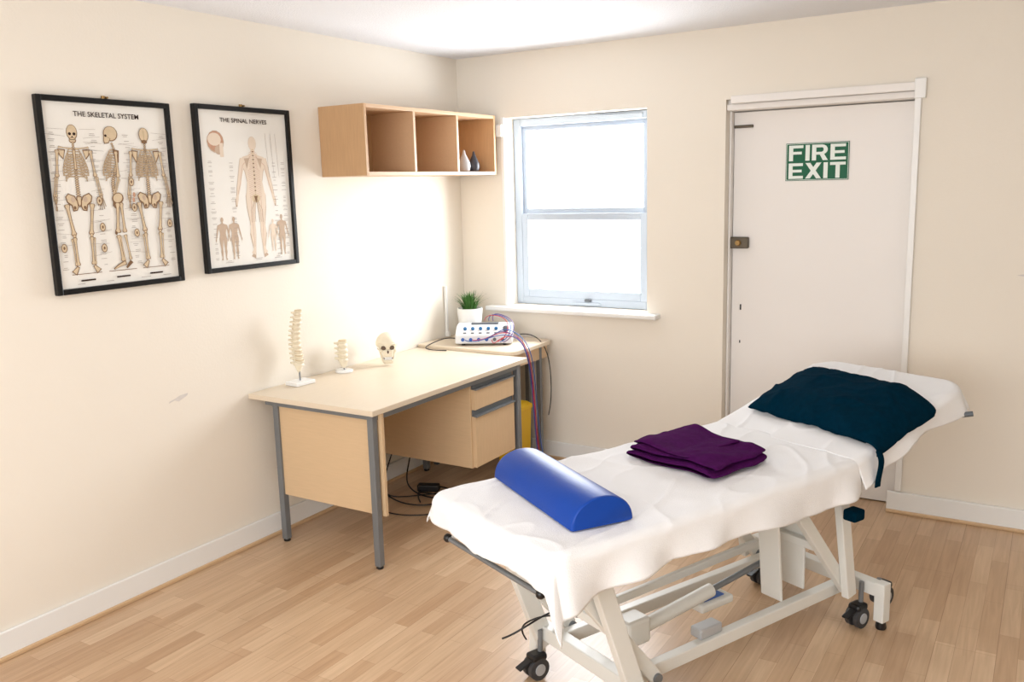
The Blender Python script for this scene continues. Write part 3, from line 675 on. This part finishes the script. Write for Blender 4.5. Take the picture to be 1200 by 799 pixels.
box('motor',(0.02,.58,.21),(.08,.10,.09),M_bed,bed,.012); box('control_box',(-.02,.98,.175),(.10,.16,.03),M_bed,bed,.008)
box('control_label',(-.02,.98,.192),(.06,.1,.003),M_cblue,bed,0)
box('side_plate',(.05,1.32,.30),(.16,.01,.26),M_bed,bed,.003)
beam('column_plate',(.10,1.18,.17),(.10,1.14,zf),.09,.012,M_bed,bed)
tube('mains_cable',[(.0,.52,.24),(-.08,.36,.30),(-.16,.30,.26),(-.20,.28,.22),(-.21,.32,.16)],.003,M_black,bed)
tube('hand_cable',[(-.1,.52,.22),(.0,.30,.42),(.05,.16,.36),(-.05,.12,.30)],.003,M_black,bed)
box('power_brick',(.14,.80,.190),(.05,.10,.035),M_blade,bed,.006)
# ---- bolster
def bolster():
    g=group('half_round_bolster',(0,0,0))
    L_=.525; R_=.1; n=20
    prof_=[]
    for i in range(n+1):
        a=math.pi*i/n; prof_.append((R_*math.cos(a),.086*math.sin(a)**.85))
    c_=.012
    base=[(R_,.004),]+prof_[1:-1]+[(-R_,.004),(-R_+c_*.5,0),(R_-c_*.5,0)]
    V=[];F=[];k=len(base)
    sec=[(-L_/2,.94),(-L_/2+.003,.98),(-L_/2+.009,1.),(-.1,1),(.1,1),(L_/2-.009,1.),(L_/2-.003,.98),(L_/2,.94)]
    for x,s in sec:
        for y,z in base: V.append((x,y*s,.04+(z-.04)*s if s<1 else z))
    for j in range(len(sec)-1):
        for i in range(k): F.append((j*k+i,j*k+(i+1)%k,(j+1)*k+(i+1)%k,(j+1)*k+i))
    F.append(tuple(range(k))[::-1]); F.append(tuple((len(sec)-1)*k+i for i in range(k)))
    o=mesh('cushion',V,F,M_blue,g,True); e=o.modifiers.new('es','EDGE_SPLIT'); e.split_angle=math.radians(38)
    return g
def bedw(x,y,z): 
    c,s=math.cos(BA),math.sin(BA); return (BX+x*c-y*s,BY+x*s+y*c,z)
b=bolster(); b.location=bedw(-.022,.322,ZT+.008); b.rotation_euler=(0,0,BA-math.radians(10))
# ---- purple towel: folded layers
g=group('folded_purple_towel',bedw(-.02,.92,ZT+.008),BA+math.radians(6))
def towel_layer(name,w,l,z0,th,seed,sx=0,sy=0,rot=0.):
    def f(u,v):
        a=u*2*math.pi
        ca,sa=math.cos(a),math.sin(a)
        X=w/2*(abs(ca)**.4)*(1 if ca>=0 else -1); Z=th/2*(abs(sa)**.8)*(1 if sa>=0 else -1)
        yy=(v*2-1); end=max(0,abs(yy)-.90)/.10; X*=(1-.05*end*end); Z*=(1-.7*end**2)
        Y=l/2*yy
        X+=.020*nz(Y*8,seed,0)+.005*nz(Y*30,seed,1); Y+=.020*nz(X*7,seed,4)
        zz=z0+th/2+Z
        top=max(0,Z)/(th/2)
        zz+=top*(.016*nz(X*8,Y*8,seed)+.008*nz(X*20,Y*18,seed))
        c,s=math.cos(rot),math.sin(rot)
        return (X*c-Y*s+sx,X*s+Y*c+sy,max(.0005,zz))
    o=grid(name,72,46,f,M_purple,g,closeu=True); return o
towel_layer('fold_bottom',.375,.31,0,.028,1.,0,0,0)
towel_layer('fold_middle',.362,.295,.021,.027,5.,-.004,.004,.03)
towel_layer('fold_top',.25,.28,.040,.018,9.,-.055,.008,-.05)
# ---- petrol pillow draped with towel
g=group('petrol_towel_pillow',bedw(0,YH-.01,ZT+.006),BA)
hp=bpy.data.objects.new('incline',None); COL.objects.link(hp); hp.parent=g; hp.rotation_euler=(AH,0,0)
def pil(u,v):
    PW0,PW1=-.255,.328
    s=PW0+(PW1-PW0+.03)*u
    ya=.125-.03*(s/.3)+.008*math.sin(s*8+1); yb=.535-.055*(s/.3)+.010*math.sin(s*7)-.02*(abs(s)/.3)**4
    Y=ya+(yb-ya)*v
    uu=min(1,max(0,(s-PW0)/(PW1-PW0))); 
    th=.072*(max(0,1-abs(2*uu-1)**3.6))**.5*(max(0,1-abs(2*v-1)**2.8))**.55
    x=s; z=.006+th
    if s>.318:
        e=s-.318; x=.318+.02*math.sin(min(1,e/.02)*math.pi/2); z-= e*.8
    cr=1-abs(nz(s*4+Y*3,Y*5,3)*2.3); c2=1-abs(nz(s*9-Y*4,Y*8,13)*2.3)
    z+=.010*nz(s*7,Y*7,3)+.004*nz(s*20,Y*18,6)+.008*max(0,cr)**4+.004*max(0,c2)**4
    return (x,Y,max(z,.004) if s<.318 else z)
grid('pillow_cover',80,70,pil,M_teal,hp,thick=.005)
def under(u,v):
    x,y,z=pil(u*.86+.02,v*.94+.03); return (x,y,.004)
grid('pillow_underside',40,30,under,M_teal,hp)
g=group('blue_strap',bedw(0,0,0),BA)
grid('webbing',6,16,lambda u,v:(.350+.012*math.sin(min(1,v*3)*math.pi/2)+.003*math.sin(v*5),YH+.055+.03*u-.01*v,ZT+.03-.125*v),M_teal,g,thick=.003)
box('buckle_pad',(.30,YH+.02,.50),(.05,.06,.04),M_teal,g,.008)

# ------------------------------------------------------------------ lights / world
w=bpy.data.worlds.new('world'); SC.world=w; w.use_nodes=True
bg=w.node_tree.nodes['Background']; bg.inputs[0].default_value=(.98,.99,1,1); bg.inputs[1].default_value=2.2
def area(name,loc,rot,sx,sy,p,col):
    l=bpy.data.lights.new(name,'AREA'); l.shape='RECTANGLE'; l.size=sx; l.size_y=sy; l.energy=p; l.color=col
    o=bpy.data.objects.new(name,l); o.location=loc; o.rotation_euler=rot; COL.objects.link(o); return o
area('window_daylight',(.80,.30,1.52),(math.radians(-90),0,0),.98,1.15,76,(.93,.965,1))
area('rear_fill',(2.3,RY-.15,1.6),(math.radians(90),0,0),2.7,1.4,82,(.965,.98,1))  # unseen fill light added behind the camera to brighten the room
area('ceiling_fill',(2.2,-3.9,H-.02),(0,0,0),1.2,.3,14,(1,.985,.96))  # weak overhead fill added out of view, no fixture modelled

# ------------------------------------------------------------------ camera
r=Vector((.8509,.5246,-.0266)); r.normalize(); fw=Vector((-.5207,.8357,-.1741)).normalized(); u=r.cross(fw).normalized(); r=fw.cross(u).normalized()
Mx=Matrix((r,u,-fw)).transposed().to_4x4(); Mx.translation=Vector((3.148,-4.501,1.641))
cd=bpy.data.cameras.new('camera'); cd.sensor_width=36; cd.lens=36*1026.06/1200; cd.clip_start=.05
co=bpy.data.objects.new('camera',cd); co.matrix_world=Mx; COL.objects.link(co); SC.camera=co
SC.view_settings.view_transform='Standard'; SC.view_settings.look='None'; SC.view_settings.exposure=0.0
